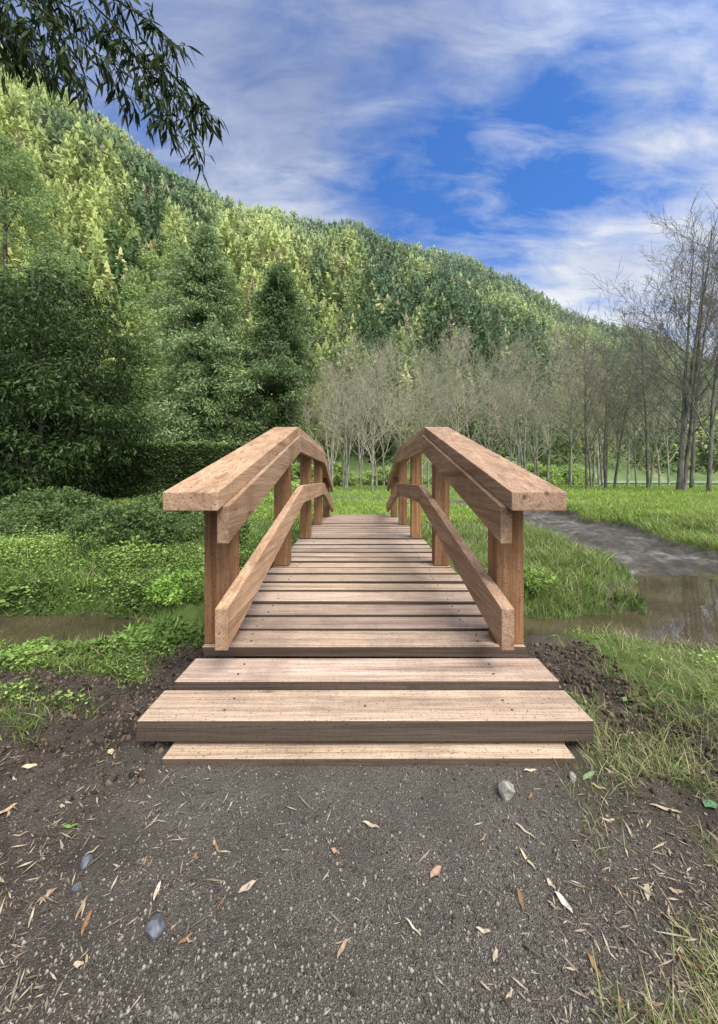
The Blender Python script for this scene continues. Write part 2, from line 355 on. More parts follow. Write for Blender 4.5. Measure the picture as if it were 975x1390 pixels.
tag(fast('leaf_litter',V,Fc,M['litter'],col=rep(c,4)),'bits of straw, bark chips and dry stems strewn over the soil','litter',kind='stuff')
def fallen(name,px,py,L,W,ang,colr,label,cat='leaf',group=None,curl=.06):
    d=CZ*F/(py-650); x,y,_=P(px,py,d); z=float(hgt(x,y)); L*=.8; W*=.75
    nu,nv=8,3; vs=[];cs=[]
    for a in range(nu+1):
        u=a/nu; wd=W*.5*math.sin(math.pi*min(1,u*.97+.015))**.8
        for b in range(nv):
            v=(b-1); vs.append(((u-.5)*L,v*wd+.04*L*math.sin(u*3),abs(v)*wd*.2+curl*L*((u-.5)**2)+.002+.002*math.sin(u*9)))
            q=random.uniform(.6,1.0)*(1.2 if b==1 else 1); cs.append([min(1,k*q) for k in colr])
    Fc=[(a*nv+b,(a+1)*nv+b,(a+1)*nv+b+1,a*nv+b+1) for a in range(nu) for b in range(nv-1)]
    o=fast(name,vs,Fc,M['litter'],col=np.array(cs)); o.location=(x,y,z+.002); o.rotation_euler=(random.uniform(-.1,.1),random.uniform(-.1,.1),ang); tag(o,label,cat,group); return o
tan=(.36,.30,.22); brn=(.2,.12,.07)
fl=[(503,1122,.055,.014,-.3,tan,'pale tan narrow leaf lying mid path, nearest below the bridge boards'),
(592,1187,.045,.020,.7,(.34,.22,.16),'pinkish brown oval leaf lying alone on the gravel right of centre'),
(712,1130,.06,.009,-.9,tan,'thin straw coloured leaf pointing away, right of the path centre'),
(716,1168,.06,.009,1.9,(.4,.33,.22),'pale curled leaf strip standing nearly upright in view on the right gravel'),
(800,1056,.07,.02,.45,(.16,.21,.11),'greyish green long leaf by the right end of the ground board'),
(903,1106,.08,.014,-.5,(.36,.3,.2),'long dry beige leaf at the right near the grass edge'),
(95,1131,.05,.012,.1,(.12,.22,.05),'yellowish green narrow leaf on the dark soil at left'),
(336,1206,.045,.018,.6,tan,'light tan broad leaf on the left part of the gravel path'),
(465,1290,.04,.010,1.0,(.3,.2,.13),'brown leaf at the lower middle of the gravel path'),
(765,1228,.05,.016,-1.2,(.42,.38,.32),'crumpled whitish leaf on the lower right soil'),
(965,1103,.05,.035,.3,(.10,.20,.12),'rounded blue green fresh leaf at the far right edge'),
(150,1022,.04,.022,-.8,(.55,.38,.2),'orange tan bark flake left of the ground board'),
(40,1050,.05,.02,.2,(.5,.38,.24),'pale wood chip on the mulch at the far left'),
(10,1118,.05,.018,1.1,(.4,.28,.18),'curled brown leaf at the left edge of the mulch'),
(214,1212,.045,.011,1.7,(.46,.38,.28),'pale stiff leaf just above the blue grey stone'),
(455,1158,.03,.014,-.6,(.32,.2,.14),'small reddish leaf near the path middle'),
(720,1047,.05,.012,.1,(.42,.36,.26),'beige leaf lying against the ground board, right side'),
(118,1255,.05,.012,1.8,brn,'dark brown narrow leaf on the lower left soil'),
(880,1215,.05,.014,.9,tan,'tan leaf tucked among thin dry grass at lower right'),
(560,1262,.045,.005,-.8,(.5,.42,.3),'thin pale straw stem on the lower path, right of centre')]
for (px,py,L,W,a,c,lb) in fl: fallen('fallen_leaf',px,py,L,W,a,c,lb)
for q in range(44):
    px=random.choice([random.uniform(0,320),random.uniform(640,975)]); py=random.uniform(1040,1370)
    fallen('fallen_leaf',px,py,random.uniform(.02,.05),random.uniform(.004,.012),random.uniform(0,6.28),random.choice([tan,brn,(.32,.24,.16),(.25,.18,.12)]),'small dry leaf scattered on the soil beside the path','leaf','scattered dry leaves on the soil')
def rock(px,py,r,sc,mat,label):
    d=CZ*F/(py-650); x,y,_=P(px,py,d); bm=bmesh.new(); bmesh.ops.create_icosphere(bm,subdivisions=3,radius=r)
    pl=[Vector((random.gauss(0,1),random.gauss(0,1),random.gauss(0,1))).normalized() for _ in range(9)]
    for v in bm.verts:
        for p in pl:
            t=v.co.dot(p)-r*.72
            if t>0: v.co-=p*t
        v.co=Vector((v.co.x*sc[0],v.co.y*sc[1],v.co.z*sc[2]))+Vector((random.gauss(0,r*.012),)*3)
    o=bm_obj('stone',bm,mat); o.location=(x,y,float(hgt(x,y))+r*sc[2]*.4); o.rotation_euler=(0,0,random.random()*6); tag(o,label,'stone')
rock(687,1078,.026,(1,.9,1.1),M['stone'],'angular light grey stone just in front of the ground board')
rock(210,1262,.017,(1,1.2,.8),M['bluestone'],'blue grey pebble at the lower left, below a pale leaf')
rock(117,1174,.013,(1,1.1,.8),M['bluestone'],'small blue grey pebble on the soil at left')
rock(777,1056,.015,(1.2,.8,.8),M['stone'],'small grey stone by the right corner of the ground board')
rock(640,1036,.010,(1.2,1,.7),M['stone'],'tiny grey stone touching the front of the ground board')
rock(105,1208,.008,(1.2,1,.7),M['bluestone'],'tiny dark pebble below the small blue grey one')
n=16000; xs=np.where(RS.rand(n)<.6,RS.uniform(-1.7,-.6,n),RS.uniform(.70,1.15,n)); ys=RS.uniform(.8,1.8,n); r=np.minimum(RS.gamma(1.1,.0028,n)+.001,.013)
kk=(RS.rand(n)<sstep(.9,1.2,ys)*.85+.15); xs=xs[kk];ys=ys[kk];r=r[kk];n=len(r)
V=(O[None]*(r[:,None,None]*RS.uniform(.4,1.4,(n,6,1))))+np.stack([xs,ys,hgt(xs,ys)+r*.1],1)[:,None]
Fc=(OF[None]+(np.arange(n)*6)[:,None,None]).reshape(-1,3)
tag(fast('soil_clods',V.reshape(-1,3),Fc,M['litter'],col=rep(mixcol((.025,.02,.015),(.13,.10,.078),RS.rand(n)**1.5),6)),'crumbly dark soil clods heaped beside the bridge end','soil',kind='stuff')
# ---------------------------------------------------------------- grass and ground cover
def scatter(n,y0,y1,xl,xr,cond):
    y=1/RS.uniform(1/y1,1/y0,n); x=RS.uniform(xl,xr,n)*(y*1.0)+0
    k=np.where(RS.rand(n)<grassmask(x,y)*cond(x,y))[0]; return x[k],y[k]
def onbridge(x,y): return (np.abs(x-CX)<.66)&(y>1.05)&(y<6.7)
def mkgrass(name,label,cat,n,y0,y1,xl,xr,cond,h0,h1,w0,ca,cb,lean=.9,dry=.0):
    x,y=scatter(n,y0,y1,xl,xr,lambda x,y:cond(x,y)*(~onbridge(x,y))); m=len(x)
    nn=fbm(x,y,2.2,15); H=(h0+(h1-h0)*RS.rand(m)*nn*1.6)*(1+np.clip(y-8,0,30)*.015)*np.clip(.35+.55*y,.5,1); W=w0*(1+y*.28)*RS.uniform(.6,1.3,m)
    V,Fc=blades(np.stack([x,y,hgt(x,y)-.005],1),H,W,lean); t=np.clip(RS.rand(m)*.6+nn*.8-.3,0,1); c=mixcol(ca,cb,t)
    if dry: dd=RS.rand(m)<dry; c[dd]=mixcol((.32,.27,.14),(.52,.45,.27),RS.rand(dd.sum()))
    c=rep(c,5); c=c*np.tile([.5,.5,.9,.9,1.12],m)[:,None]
    return tag(fast(name,V,Fc,M['grass'],col=c),label,cat,kind='stuff')
one=lambda x,y: np.ones_like(x)
GA=(.065,.11,.022); GB=(.28,.41,.10)
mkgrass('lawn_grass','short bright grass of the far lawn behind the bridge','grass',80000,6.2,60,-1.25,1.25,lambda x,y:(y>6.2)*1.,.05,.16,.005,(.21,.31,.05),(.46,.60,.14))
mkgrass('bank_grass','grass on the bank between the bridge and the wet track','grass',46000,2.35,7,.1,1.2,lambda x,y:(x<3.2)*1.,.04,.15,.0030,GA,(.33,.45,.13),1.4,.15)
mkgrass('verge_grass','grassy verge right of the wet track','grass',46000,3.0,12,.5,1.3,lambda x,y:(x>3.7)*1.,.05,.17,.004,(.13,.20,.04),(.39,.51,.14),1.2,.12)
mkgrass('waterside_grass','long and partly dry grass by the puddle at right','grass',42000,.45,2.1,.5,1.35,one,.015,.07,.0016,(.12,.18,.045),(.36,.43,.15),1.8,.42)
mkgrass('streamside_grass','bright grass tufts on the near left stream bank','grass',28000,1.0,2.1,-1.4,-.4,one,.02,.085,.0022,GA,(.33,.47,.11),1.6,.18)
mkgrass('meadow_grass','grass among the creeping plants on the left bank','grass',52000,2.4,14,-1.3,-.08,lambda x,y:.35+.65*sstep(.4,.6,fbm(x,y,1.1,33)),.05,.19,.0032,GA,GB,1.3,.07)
def cover(name,label,n,y0,y1,xl,xr,cond,sz,ca,cb,hh=.1,base=None):
    x,y=scatter(n,y0,y1,xl,xr,lambda x,y:cond(x,y)*(~onbridge(x,y))); m=len(x); nn=fbm(x,y,3.5,21); pz=fbm(x,y,1.6,37)
    z=hgt(x,y)+RS.rand(m)*hh*np.clip(nn*2.6-.6,.1,1.9); a=RS.rand(m)*6.28; A=np.stack([np.cos(a),np.sin(a),RS.uniform(-.5,.6,m)],1)
    A=nrm(A); B=np.stack([-np.sin(a),np.cos(a),RS.uniform(-.5,.5,m)],1); L=(sz*RS.uniform(.5,1.3,m)*(.75+1.1*sstep(.45,.7,pz))*(1+.12*y))[:,None]; C=np.stack([x,y,z],1)
    V=np.stack([C,C+A*L*.5+B*L*.35,C+A*L,C+A*L*.5-B*L*.35],1).reshape(-1,3)
    t=np.clip(RS.rand(m)*.6+(nn-.5)*1.5+.2,0,1)*np.clip((z-hgt(x,y))/hh+.3,.22,1); c=mixcol(ca,cb,t)*(1.12-.35*sstep(.4,.65,pz))[:,None]
    return tag(fast(name,V,np.arange(4*m).reshape(m,4),M['leaf'],col=rep(c,4)),label,'ground cover',kind='stuff')
cover('creeping_plants','low leafy creeping plants covering the left bank',90000,2.42,10,-1.35,-.05,one,.018,(.022,.05,.012),(.30,.44,.11),.16)
cover('stream_herbs','small bright herbs growing at the near left stream edge',18000,1.3,2.1,-1.4,-.42,one,.013,(.05,.10,.02),(.32,.47,.12),.05)
cover('puddle_herbs','small round leaved weeds along the puddle edge',18000,1.3,3.2,.38,1.2,lambda x,y:sstep(.4,.6,fbm(x,y,4,30)),.013,(.07,.12,.03),(.32,.45,.12),.05)
# ---------------------------------------------------------------- foliage plants
def clump(centers,rad,per,L,W,ca,cb,droop=0.,rs=RS,flat=.8,tb=None):
    nC=len(centers); C=rep(centers,per); n=len(C); d=rs.normal(size=(n,3)); d=nrm(d)*(rs.rand(n)**.45)[:,None]; d[:,2]*=flat
    R=rep(np.broadcast_to(rad,(nC,)).reshape(-1,1),per); Pn=C+d*R
    A=d+rs.normal(size=(n,3))*.6; A[:,2]-=droop
    V,Fc=leafV(Pn,A,L*rs.uniform(.6,1.3,n),W*rs.uniform(.7,1.3,n),rs)
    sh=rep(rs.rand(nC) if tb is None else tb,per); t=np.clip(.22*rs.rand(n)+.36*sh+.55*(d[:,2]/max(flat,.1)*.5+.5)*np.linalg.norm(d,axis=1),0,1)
    return V,Fc,rep(mixcol(ca,cb,t),4)
def tube(path,radii,ns=6):
    path=np.asarray(path,float); V=[];Fc=[]
    for i,p in enumerate(path):
        t=path[min(i+1,len(path)-1)]-path[max(i-1,0)]; t/=max(np.linalg.norm(t),1e-9); u=np.cross(t,[.31,.9,.27]); u/=np.linalg.norm(u); w=np.cross(t,u)
        for k in range(ns):
            a=6.2832*k/ns; V.append(p+(u*math.cos(a)+w*math.sin(a))*radii[i])
    for i in range(len(path)-1):
        for k in range(ns): Fc.append((i*ns+k,i*ns+(k+1)%ns,(i+1)*ns+(k+1)%ns,(i+1)*ns+k))
    return np.array(V),np.array(Fc)
def join(parts):
    Vs=[];Fs=[];o=0
    for V,Fc in parts: Vs.append(V);Fs.append(Fc+o);o+=len(V)
    return np.concatenate(Vs),np.concatenate(Fs)
def tiered(name,loc,H,R,nbr,per,L,W,ca,cb,label,seed,lean=0,prof=None,z0=.05,droop=.25,rise=.12,flat=.4,cs=.115,jit=.0):
    # boughs that leave the trunk, carry flat sprays along their length and hang at the tip
    rs=np.random.RandomState(seed); root=empty(name,loc); tag(root,label,'tree'); parts=[]; C=[];Rd=[];tb=[]
    parts.append(tube([(lean*t*H,0,t*H-.3) for t in np.linspace(0,.99,9)],[R*.055*(1-t)+.02 for t in np.linspace(0,.99,9)],7))
    for k in range(nbr):
        t=z0+(1-z0)*((k+rs.rand())/nbr)**1.12; a=k*2.4+rs.normal()*.5; r=R*prof(t)*rs.uniform(.62,1.15)*(1+(.16+jit)*math.sin(2*a+t*11+seed)+jit*math.sin(3*a-t*23))
        o=np.array([lean*t*H,0,t*H]); dr=np.array([math.cos(a),math.sin(a),0]); pts=[]
        for u in np.linspace(0,1,5): pts.append(o+dr*r*u+np.array([0,0,r*(rise*u*2.2-(rise*1.6+droop)*u*u)]))
        parts.append(tube(pts,[.05*(1-t)+.02,.035,.025,.018,.01],4))
        m=max(2,int(r/.45)+1); shade=rs.rand()
        for j in range(m):
            u=.22+.8*(j+rs.rand()*.8)/m; p=o+dr*r*u+np.array([0,0,r*(rise*u*2.2-(rise*1.6+droop)*u*u)])
            p=p+rs.normal(size=3)*[.18*r*.3,.18*r*.3,.12]; C.append(p); Rd.append(R*cs*rs.uniform(.65,1.3)*(.55+.6*prof(t))); tb.append(np.clip(.15+.5*shade+.5*(u-.5),0,1))
    V,Fc,c=clump(np.array(C),np.array(Rd),per,L,W,ca,cb,.55,rs,flat,np.array(tb)); print(label[:20],len(C))
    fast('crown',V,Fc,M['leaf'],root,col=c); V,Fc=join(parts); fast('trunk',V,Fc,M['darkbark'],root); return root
tiered('conifer',(-10.7,25,0),18.2,4.7,300,50,.24,.085,(.055,.095,.036),(.37,.48,.21),'tall broad green conifer standing behind the clipped hedge',11,prof=lambda t:np.clip(1-t,0,1)**.52*np.clip(.82+t*1.1,0,1)+.02,flat=.6,cs=.135,jit=.08)
tiered('conifer',(-6.4,27,0),16.6,4.3,190,64,.26,.085,(.025,.048,.018),(.225,.315,.13),'narrower dark conifer right of the tall broad one, with uneven crown',12,lean=.03,z0=.22,droop=.1,rise=.2,flat=.7,cs=.17,jit=.12,prof=lambda t:(np.clip(1-t,0,1)**.42)*(.78+.22*math.sin(t*14+.4))+.02)
def conifer(name,loc,H,R,nb,per,L,W,ca,cb,label,seed,lean=0,prof=None,z0=.06,cat='tree',cr=1.0,droop=.35):
    rs=np.random.RandomState(seed); root=empty(name,loc); tag(root,label,cat)
    zz=z0+(1-z0)*rs.rand(nb)**1.25; pr=(prof or (lambda t:(1-t)**.75*np.clip(.55+t*2.2,0,1)))(zz)
    a=rs.rand(nb)*6.283; lob=1+.2*np.sin(3*a+zz*9+seed)+.16*np.sin(5*a-zz*17); rr=R*pr*lob*(rs.uniform(.2,1,nb)**.5)
    C=np.stack([rr*np.cos(a)+lean*zz*H,rr*np.sin(a),zz*H-rr*.12],1)
    V,Fc,c=clump(C,((.05+.13*pr)*R*rs.uniform(.6,1.4,nb)+.12)*cr,per,L,W,ca,cb,droop,rs,.55)
    fast('crown',V,Fc,M['leaf'],root,col=c)
    parts=[tube([(lean*t*H,0,t*H) for t in np.linspace(0,.97,8)],[R*.06*(1-t)+.02 for t in np.linspace(0,.97,8)],7)]
    for k in range(0,nb,max(1,nb//60)): parts.append(tube([(lean*zz[k]*H,0,max(.2,zz[k]*H-.1*rr[k])),C[k]],[.05,.015],4))
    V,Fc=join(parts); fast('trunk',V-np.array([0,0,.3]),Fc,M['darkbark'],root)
    return root
conifer('conifer',(-15.5,31,1),20,4.6,420,80,.26,.11,(.12,.18,.055),(.42,.52,.19),'pale yellow green tree left of and behind the tall conifer',13,prof=lambda t:np.sqrt(np.clip(1-(2*t-1.05)**2,0,1))*.9)
tiered('conifer',(-22.5,26,0),17,4.6,230,50,.26,.09,(.06,.10,.035),(.30,.41,.16),'mid green tree rising behind the dark bushy tree at left',14,prof=lambda t:np.clip(1-t,0,1)**.5+.02,cs=.14)
conifer('conifer',(-29.5,30,3),26,5.4,520,80,.28,.10,(.09,.145,.05),(.36,.48,.19),'very tall pale green tree at the left picture edge',15,prof=lambda t:np.sqrt(np.clip(1-(1.6*t-.6)**2,0,1)))
rs=np.random.RandomState(31); root=empty('bushy_tree',(-8.9,10.2,0)); tag(root,'dense dark green bushy tree with narrow drooping leaves in front of the hedge end','tree')
nb=520; d=nrm(rs.normal(size=(nb,3))); rr=rs.rand(nb)**.4; C=d*rr[:,None]*np.array([3.0,2.0,3.1])+np.array([-.2,0,3.2]); C*=1+.24*(fbm(d[:,0]*2+9,d[:,2]*2+9,1.5,71)-.5)[:,None]
C=C[(C[:,2]>.4)]
V1,F1,c1=clump(C,.5,120,.15,.040,(.004,.011,.004),(.095,.155,.048),.8,rs,.6)
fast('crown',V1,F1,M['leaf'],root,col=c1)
parts=[]
for k in range(9):
    a=rs.rand()*6.28; parts.append(tube([(.3*math.cos(a),.3*math.sin(a),-.1),(.8*math.cos(a),.7*math.sin(a),2),(1.8*math.cos(a),1.2*math.sin(a),4.6)],[.09,.06,.02],6))
V,Fc=join(parts); fast('trunk',V,Fc,M['darkbark'],root)
rs=np.random.RandomState(32); root=empty('bushy_tree',(-12.6,11.5,0)); tag(root,'dark leafy tree cut by the left picture edge behind the bushy one','tree')
nb=320; d=nrm(rs.normal(size=(nb,3))); C=d*(rs.rand(nb)**.4)[:,None]*np.array([2.2,2,3.8])+np.array([0,0,3.9]); C=C[C[:,2]>.3]
V1,F1,c1=clump(C,.5,100,.16,.045,(.005,.014,.005),(.11,.18,.055),.7,rs,.7); fast('crown',V1,F1,M['leaf'],root,col=c1)
V,Fc=tube([(0,0,-.2),(.2,0,3),(-.2,0,6)],[.2,.14,.04],7); fast('trunk',V,Fc,M['darkbark'],root)
# hedge
rs=np.random.RandomState(33); root=empty('hedge',(-7.4,11.9,0)); tag(root,'clipped dark green hedge with flat top and square right corner','hedge')
x0,x1,y0,y1,zt=-4.5,3.6,-.5,.7,1.92
n=50000; f=rs.rand(n); u=rs.rand(n); v=rs.rand(n); Pn=np.zeros((n,3)); 
a=f<.55; Pn[a]=np.stack([x0+(x1-x0)*u[a],np.full(a.sum(),y0),v[a]*zt],1)
b=(f>=.55)&(f<.8); Pn[b]=np.stack([x0+(x1-x0)*u[b],y0+(y1-y0)*v[b],np.full(b.sum(),zt)],1)
c=(f>=.8)&(f<.92); Pn[c]=np.stack([np.full(c.sum(),x1),y0+(y1-y0)*u[c],v[c]*zt],1)
e=f>=.92; Pn[e]=np.stack([x0+(x1-x0)*u[e],np.full(e.sum(),y1),v[e]*zt],1)
w=(fbm(Pn[:,0]+Pn[:,1]*.7,Pn[:,2],2.5,40)-.5)*.22; Pn+=rs.normal(size=(n,3))*.035; Pn[:,1]-=w*(Pn[:,1]<0); Pn[b,2]+=w[b]*.6
A=rs.normal(size=(n,3)); A[:,1]-=.4; V,Fc=leafV(Pn,A,.08*rs.uniform(.6,1.3,n),.05,rs)
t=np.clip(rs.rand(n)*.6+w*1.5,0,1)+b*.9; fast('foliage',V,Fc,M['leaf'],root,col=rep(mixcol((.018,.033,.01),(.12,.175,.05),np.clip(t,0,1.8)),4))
bm=bmesh.new(); box8(bm,rbox(x0+.08,x1-.08,y0+.1,y1-.1,0,zt-.1),.02); hb=bm_obj('branch_core',bm,M['darkbark'],root)
def shrub(name,loc,sx,sy,sz,nb,per,L,W,ca,cb,label,seed,group=None,cat='shrub',rad=.22):
    rs=np.random.RandomState(seed); root=empty(name,loc); tag(root,label,cat,group)
    d=nrm(rs.normal(size=(nb,3))); d[:,2]=np.abs(d[:,2]); C=d*(rs.rand(nb)**.35)[:,None]*np.array([sx,sy,sz])
    C*=1+.25*(fbm(C[:,0]+5,C[:,1]+C[:,2],3/max(sx,.1),seed)-.5)[:,None]
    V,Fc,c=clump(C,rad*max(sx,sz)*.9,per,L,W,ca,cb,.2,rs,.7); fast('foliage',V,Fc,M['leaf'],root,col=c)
    parts=[tube([(0,0,-.05),tuple(C[k]*.5+np.array([0,0,.02])),tuple(C[k])],[.012*sx+.003,.008*sx+.002,.003],4) for k in range(0,nb,max(1,nb//14))]
    V,Fc=join(parts); fast('stems',V,Fc,M['darkbark'],root); return root
def gz(x,y): return float(hgt(x,y))
SA=(.012,.026,.008); SB=(.17,.255,.08)
shrub('shrub',(-2.4,3.75,gz(-2.4,3.75)),.62,.5,.46,130,150,.045,.016,SA,SB,'rounded leafy mound shrub on the left bank beside the railing',41)
shrub('shrub',(-1.75,4.3,gz(-1.75,4.3)),.5,.4,.32,80,130,.045,.018,SA,SB,'smaller leafy mound tucked behind the left handrail post',42)
shrub('shrub',(-3.7,4.3,gz(-3.7,4.3)),.8,.5,.32,110,140,.04,.02,SA,SB,'low spreading mound at the left edge of the bank',43)
shrub('shrub',(-3.1,5.8,gz(-3.1,5.8)),.9,.6,.38,110,130,.05,.025,SA,SB,'wide low mound in front of the hedge',44)
shrub('shrub',(-5.6,6.6,gz(-5.6,6.6)),1.1,.7,.45,110,130,.06,.028,SA,SB,'leafy mound below the dark bushy tree',45)
shrub('shrub',(-1.28,2.62,gz(-1.28,2.62)),.28,.2,.14,60,110,.026,.015,(.05,.12,.02),(.33,.54,.10),'bright green herb cushion overhanging the stream at left',46)
shrub('shrub',(-.98,1.84,gz(-.98,1.84)),.26,.16,.13,46,70,.045,.012,(.03,.07,.014),(.24,.37,.09),'leafy weed clump beside the front left post',47)
shrub('shrub',(1.15,2.62,gz(1.15,2.62)),.28,.14,.12,50,90,.035,.012,(.06,.12,.02),(.32,.45,.12),'grassy tuft hanging over the puddle right of the bridge',48)
sp=shrub('undergrowth_shrub',(0,34,0),2.2,1.6,2.0,90,80,.24,.13,(.16,.24,.055),(.46,.58,.20),'light green undergrowth shrub below the bare trees',51,'undergrowth shrubs below the bare trees')
sh=[sp]; rr=random.Random(5)
for k in range(40): sh.append(copy_tree(sp))
for k,c in enumerate(sh):
    px=225+k*14.5+rr.uniform(-14,14); d=rr.uniform(40,58) if px>430 else rr.uniform(17,22)
    c.location=((px-487.5)*d/F,d,0); s=rr.uniform(.5,1.5)*(1.0 if px>430 else .5); c.scale=(s*1.3,s,s); c.rotation_euler=(0,0,rr.random()*6)
# ---------------------------------------------------------------- bare trees
def baretree(seed,H,spread,nstem=1,nc=(15,6,5,4),wig=.17,rmin=.0045,up=.08,bend=.06,br=.38):
    rs=random.Random(seed); trunkp=[]; brp=[]
    def rv(): return Vector((rs.gauss(0,1),rs.gauss(0,1),rs.gauss(0,1))).normalized()
    def grow(p,d,L,r,lev,upv):
        ns=8 if lev==0 else 4 if lev==1 else 3 if lev<3 else 2; pts=[p.copy()]; rad=[r]
        for k in range(ns):
            d=(d+rv()*(bend if lev==0 else wig)+Vector((0,0,upv))).normalized(); p=p+d*(L/ns); pts.append(p.copy()); rad.append(max(r*(1-(k+1)/ns*(.8 if lev else .88)),rmin))
        (trunkp if lev==0 else brp).append((np.array([tuple(q) for q in pts]),rad,7 if lev==0 else 4 if lev<2 else 3))
        if lev>=4: return
        nch=nc[lev]
        for k in range(nch):
            t=(.20+.77*(k+rs.random())/nch) if lev==0 else (.2+.8*(k+rs.random())/nch)
            f=min(t,.999)*ns; i=min(int(f),ns-1); q=pts[i].lerp(pts[i+1],f-i); dd=(pts[i+1]-pts[i]).normalized()
            side=dd.cross(rv()).normalized(); ang=rs.uniform(.6,1.05) if lev==0 else rs.uniform(.4,.85)
            nd=dd*math.cos(ang)+side*math.sin(ang)*spread
            cl=(L*(br*(1-t)+.14) if lev==0 else L*rs.uniform(.38,.62))
            rr_=rad[i]*(.42 if lev==0 else .55)
            grow(q,nd.normalized(),cl*rs.uniform(.7,1.25),max(rr_,rmin*1.3),lev+1,up if lev<3 else .02)
    for s in range(nstem):
        a=rs.random()*6.28; o=Vector((math.cos(a),math.sin(a),0))*(.25*(nstem>1))
        grow(o+Vector((0,0,-.2)),Vector((o.x*.35,o.y*.35,1)).normalized(),H*rs.uniform(.85,1),H*.0085,0,.03)
    return join([tube(*q) for q in trunkp]),join([tube(*q) for q in brp])
protos=[]
for k,(sd,H,spd,ns,nc,wg) in enumerate([(1,12,1.0,1,(15,5,4,3),.17),(2,12,1.0,2,(12,5,4,2),.17),(3,12,.9,1,(15,5,4,3),.17),(4,12,.95,2,(15,6,5,3),.13),(5,12,1.0,1,(20,6,5,3),.13),(6,12,1.0,3,(15,6,4,3),.13)]):
    (tv,tf),(bv,bf)=baretree(sd,H,spd,ns,nc,wg,.0042 if k<3 else .0052,up=.08 if k<3 else .11,bend=.05,br=.33 if k<3 else .34); protos.append((tv,tf,bv,bf))
meshes={}
def place_bare(k,px,d,H,label,group=None,rot=0,mat='bark',tmat='twig',z=0):
    root=empty('bare_tree',((px-487.5)*d/F,d,z)); tag(root,label,'bare tree',group)
    key=(k,mat,tmat)
    if key not in meshes:
        tv,tf,bv,bf=protos[k]; a=fast('trunk',tv,tf,M[mat],root,smooth=True); b=fast('branches',bv,bf,M[tmat],root); meshes[key]=(a.data,b.data)
    else:
        for nm,md in zip(('trunk','branches'),meshes[key]):
            o=bpy.data.objects.new(nm,md); COL.objects.link(o); o.parent=root
    s=H/12; root.scale=(s,s,s); root.rotation_euler=(0,0,rot); return root
big=[(5,918,20,14.4,'tallest bare tree at the right with several dark stems',.3),(4,962,18,12.6,'tall bare tree cut by the right picture edge',1.4),(3,990,22,14.0,'bare forked tree at the far right edge, behind the tallest ones',2.2),
(4,797,23,10.8,'slender bare tree left of the tall right group, standing before the others',3.),(3,828,27,11.8,'wide crowned bare tree just left of the tall right group',4.1),(0,880,26,12.4,'medium bare tree filling the gap left of the tallest one',5.),
(4,938,25,15.6,'slender tall bare tree between the tallest one and the picture edge',.9)]
for (k,px,d,H,lb,r) in big: place_bare(k,px,d,H,lb,None,r,'midbark','rtwig')
place_bare(4,505,24,9.6,'pale bare tree with wide crown directly behind the bridge centre',None,1.,'bark','twig')
place_bare(1,452,22,7.6,'low pale bare tree beside the dark conifer',None,2.,'bark','twig')
rr=random.Random(9)
for k in range(37):
    px=420+k*13.4+rr.uniform(-13,13); d=rr.uniform(27,42); H=rr.uniform(.32,.45)*d if px<860 else rr.uniform(.27,.37)*d
    place_bare((0,2,4,0,1,2)[k%6],px,d,H,'thin grey leafless tree in the row beyond the lawn','leafless trees in the row beyond the lawn',rr.random()*6,'bark','twig')
# ---------------------------------------------------------------- hill and forest
rp=np.array([(-1400,330),(-800,200),(-300,60),(0,88),(60,122),(100,152),(160,192),(215,240),(260,262),(300,280),(350,295),(420,308),(490,316),(520,335),(580,345),(640,360),(700,388),(740,412),(770,432),(830,446),(880,458),(930,480),(975,500),(1100,540),(1500,590),(2200,630)],float)
TT=lambda px:(px-487.5)/F
def ridge(t):
    px=t*F+487.5; yr=np.interp(px,rp[:,0],rp[:,1]); d1=np.interp(px,[-800,0,215,400,640,975,2200],[200,230,285,350,420,560,800]); d0=np.interp(px,[-800,0,250,500,800,975,2200],[38,42,50,62,105,150,220])
    return yr,d0,d1
def hillz(t,v):
    yr,d0,d1=ridge(t); z1=d1*(650-yr)/F+CZ-12; d=d0+(d1-d0)*v
    vv=np.clip(v,0,1); z=z1*(vv**1.08); bump=(fbm(t*9,v*3,1.3,50)-.5)*.17*z1*np.sin(np.pi*vv)
    z=z+bump-np.clip(v-1,0,1)*z1*1.1
    return d,z
tg=np.linspace(TT(-1300),TT(2150),260); vg=np.concatenate([np.linspace(-.06,1,90),np.linspace(1.03,1.5,10)])
T_,V_=np.meshgrid(tg,vg); D,Zh=hillz(T_,V_); Zh=np.where(V_<0,-2.,Zh)
V=np.stack([T_*D,D,Zh],-1).reshape(-1,3); nx=len(tg); ny=len(vg); i=(np.arange(ny-1)[:,None]*nx+np.arange(nx-1)[None]).reshape(-1,1)
struct(fast('hill',V,np.concatenate([i,i+1,i+nx+1,i+nx],1),M['hill'],smooth=True),'steep forested hillside rising to the left','hill')
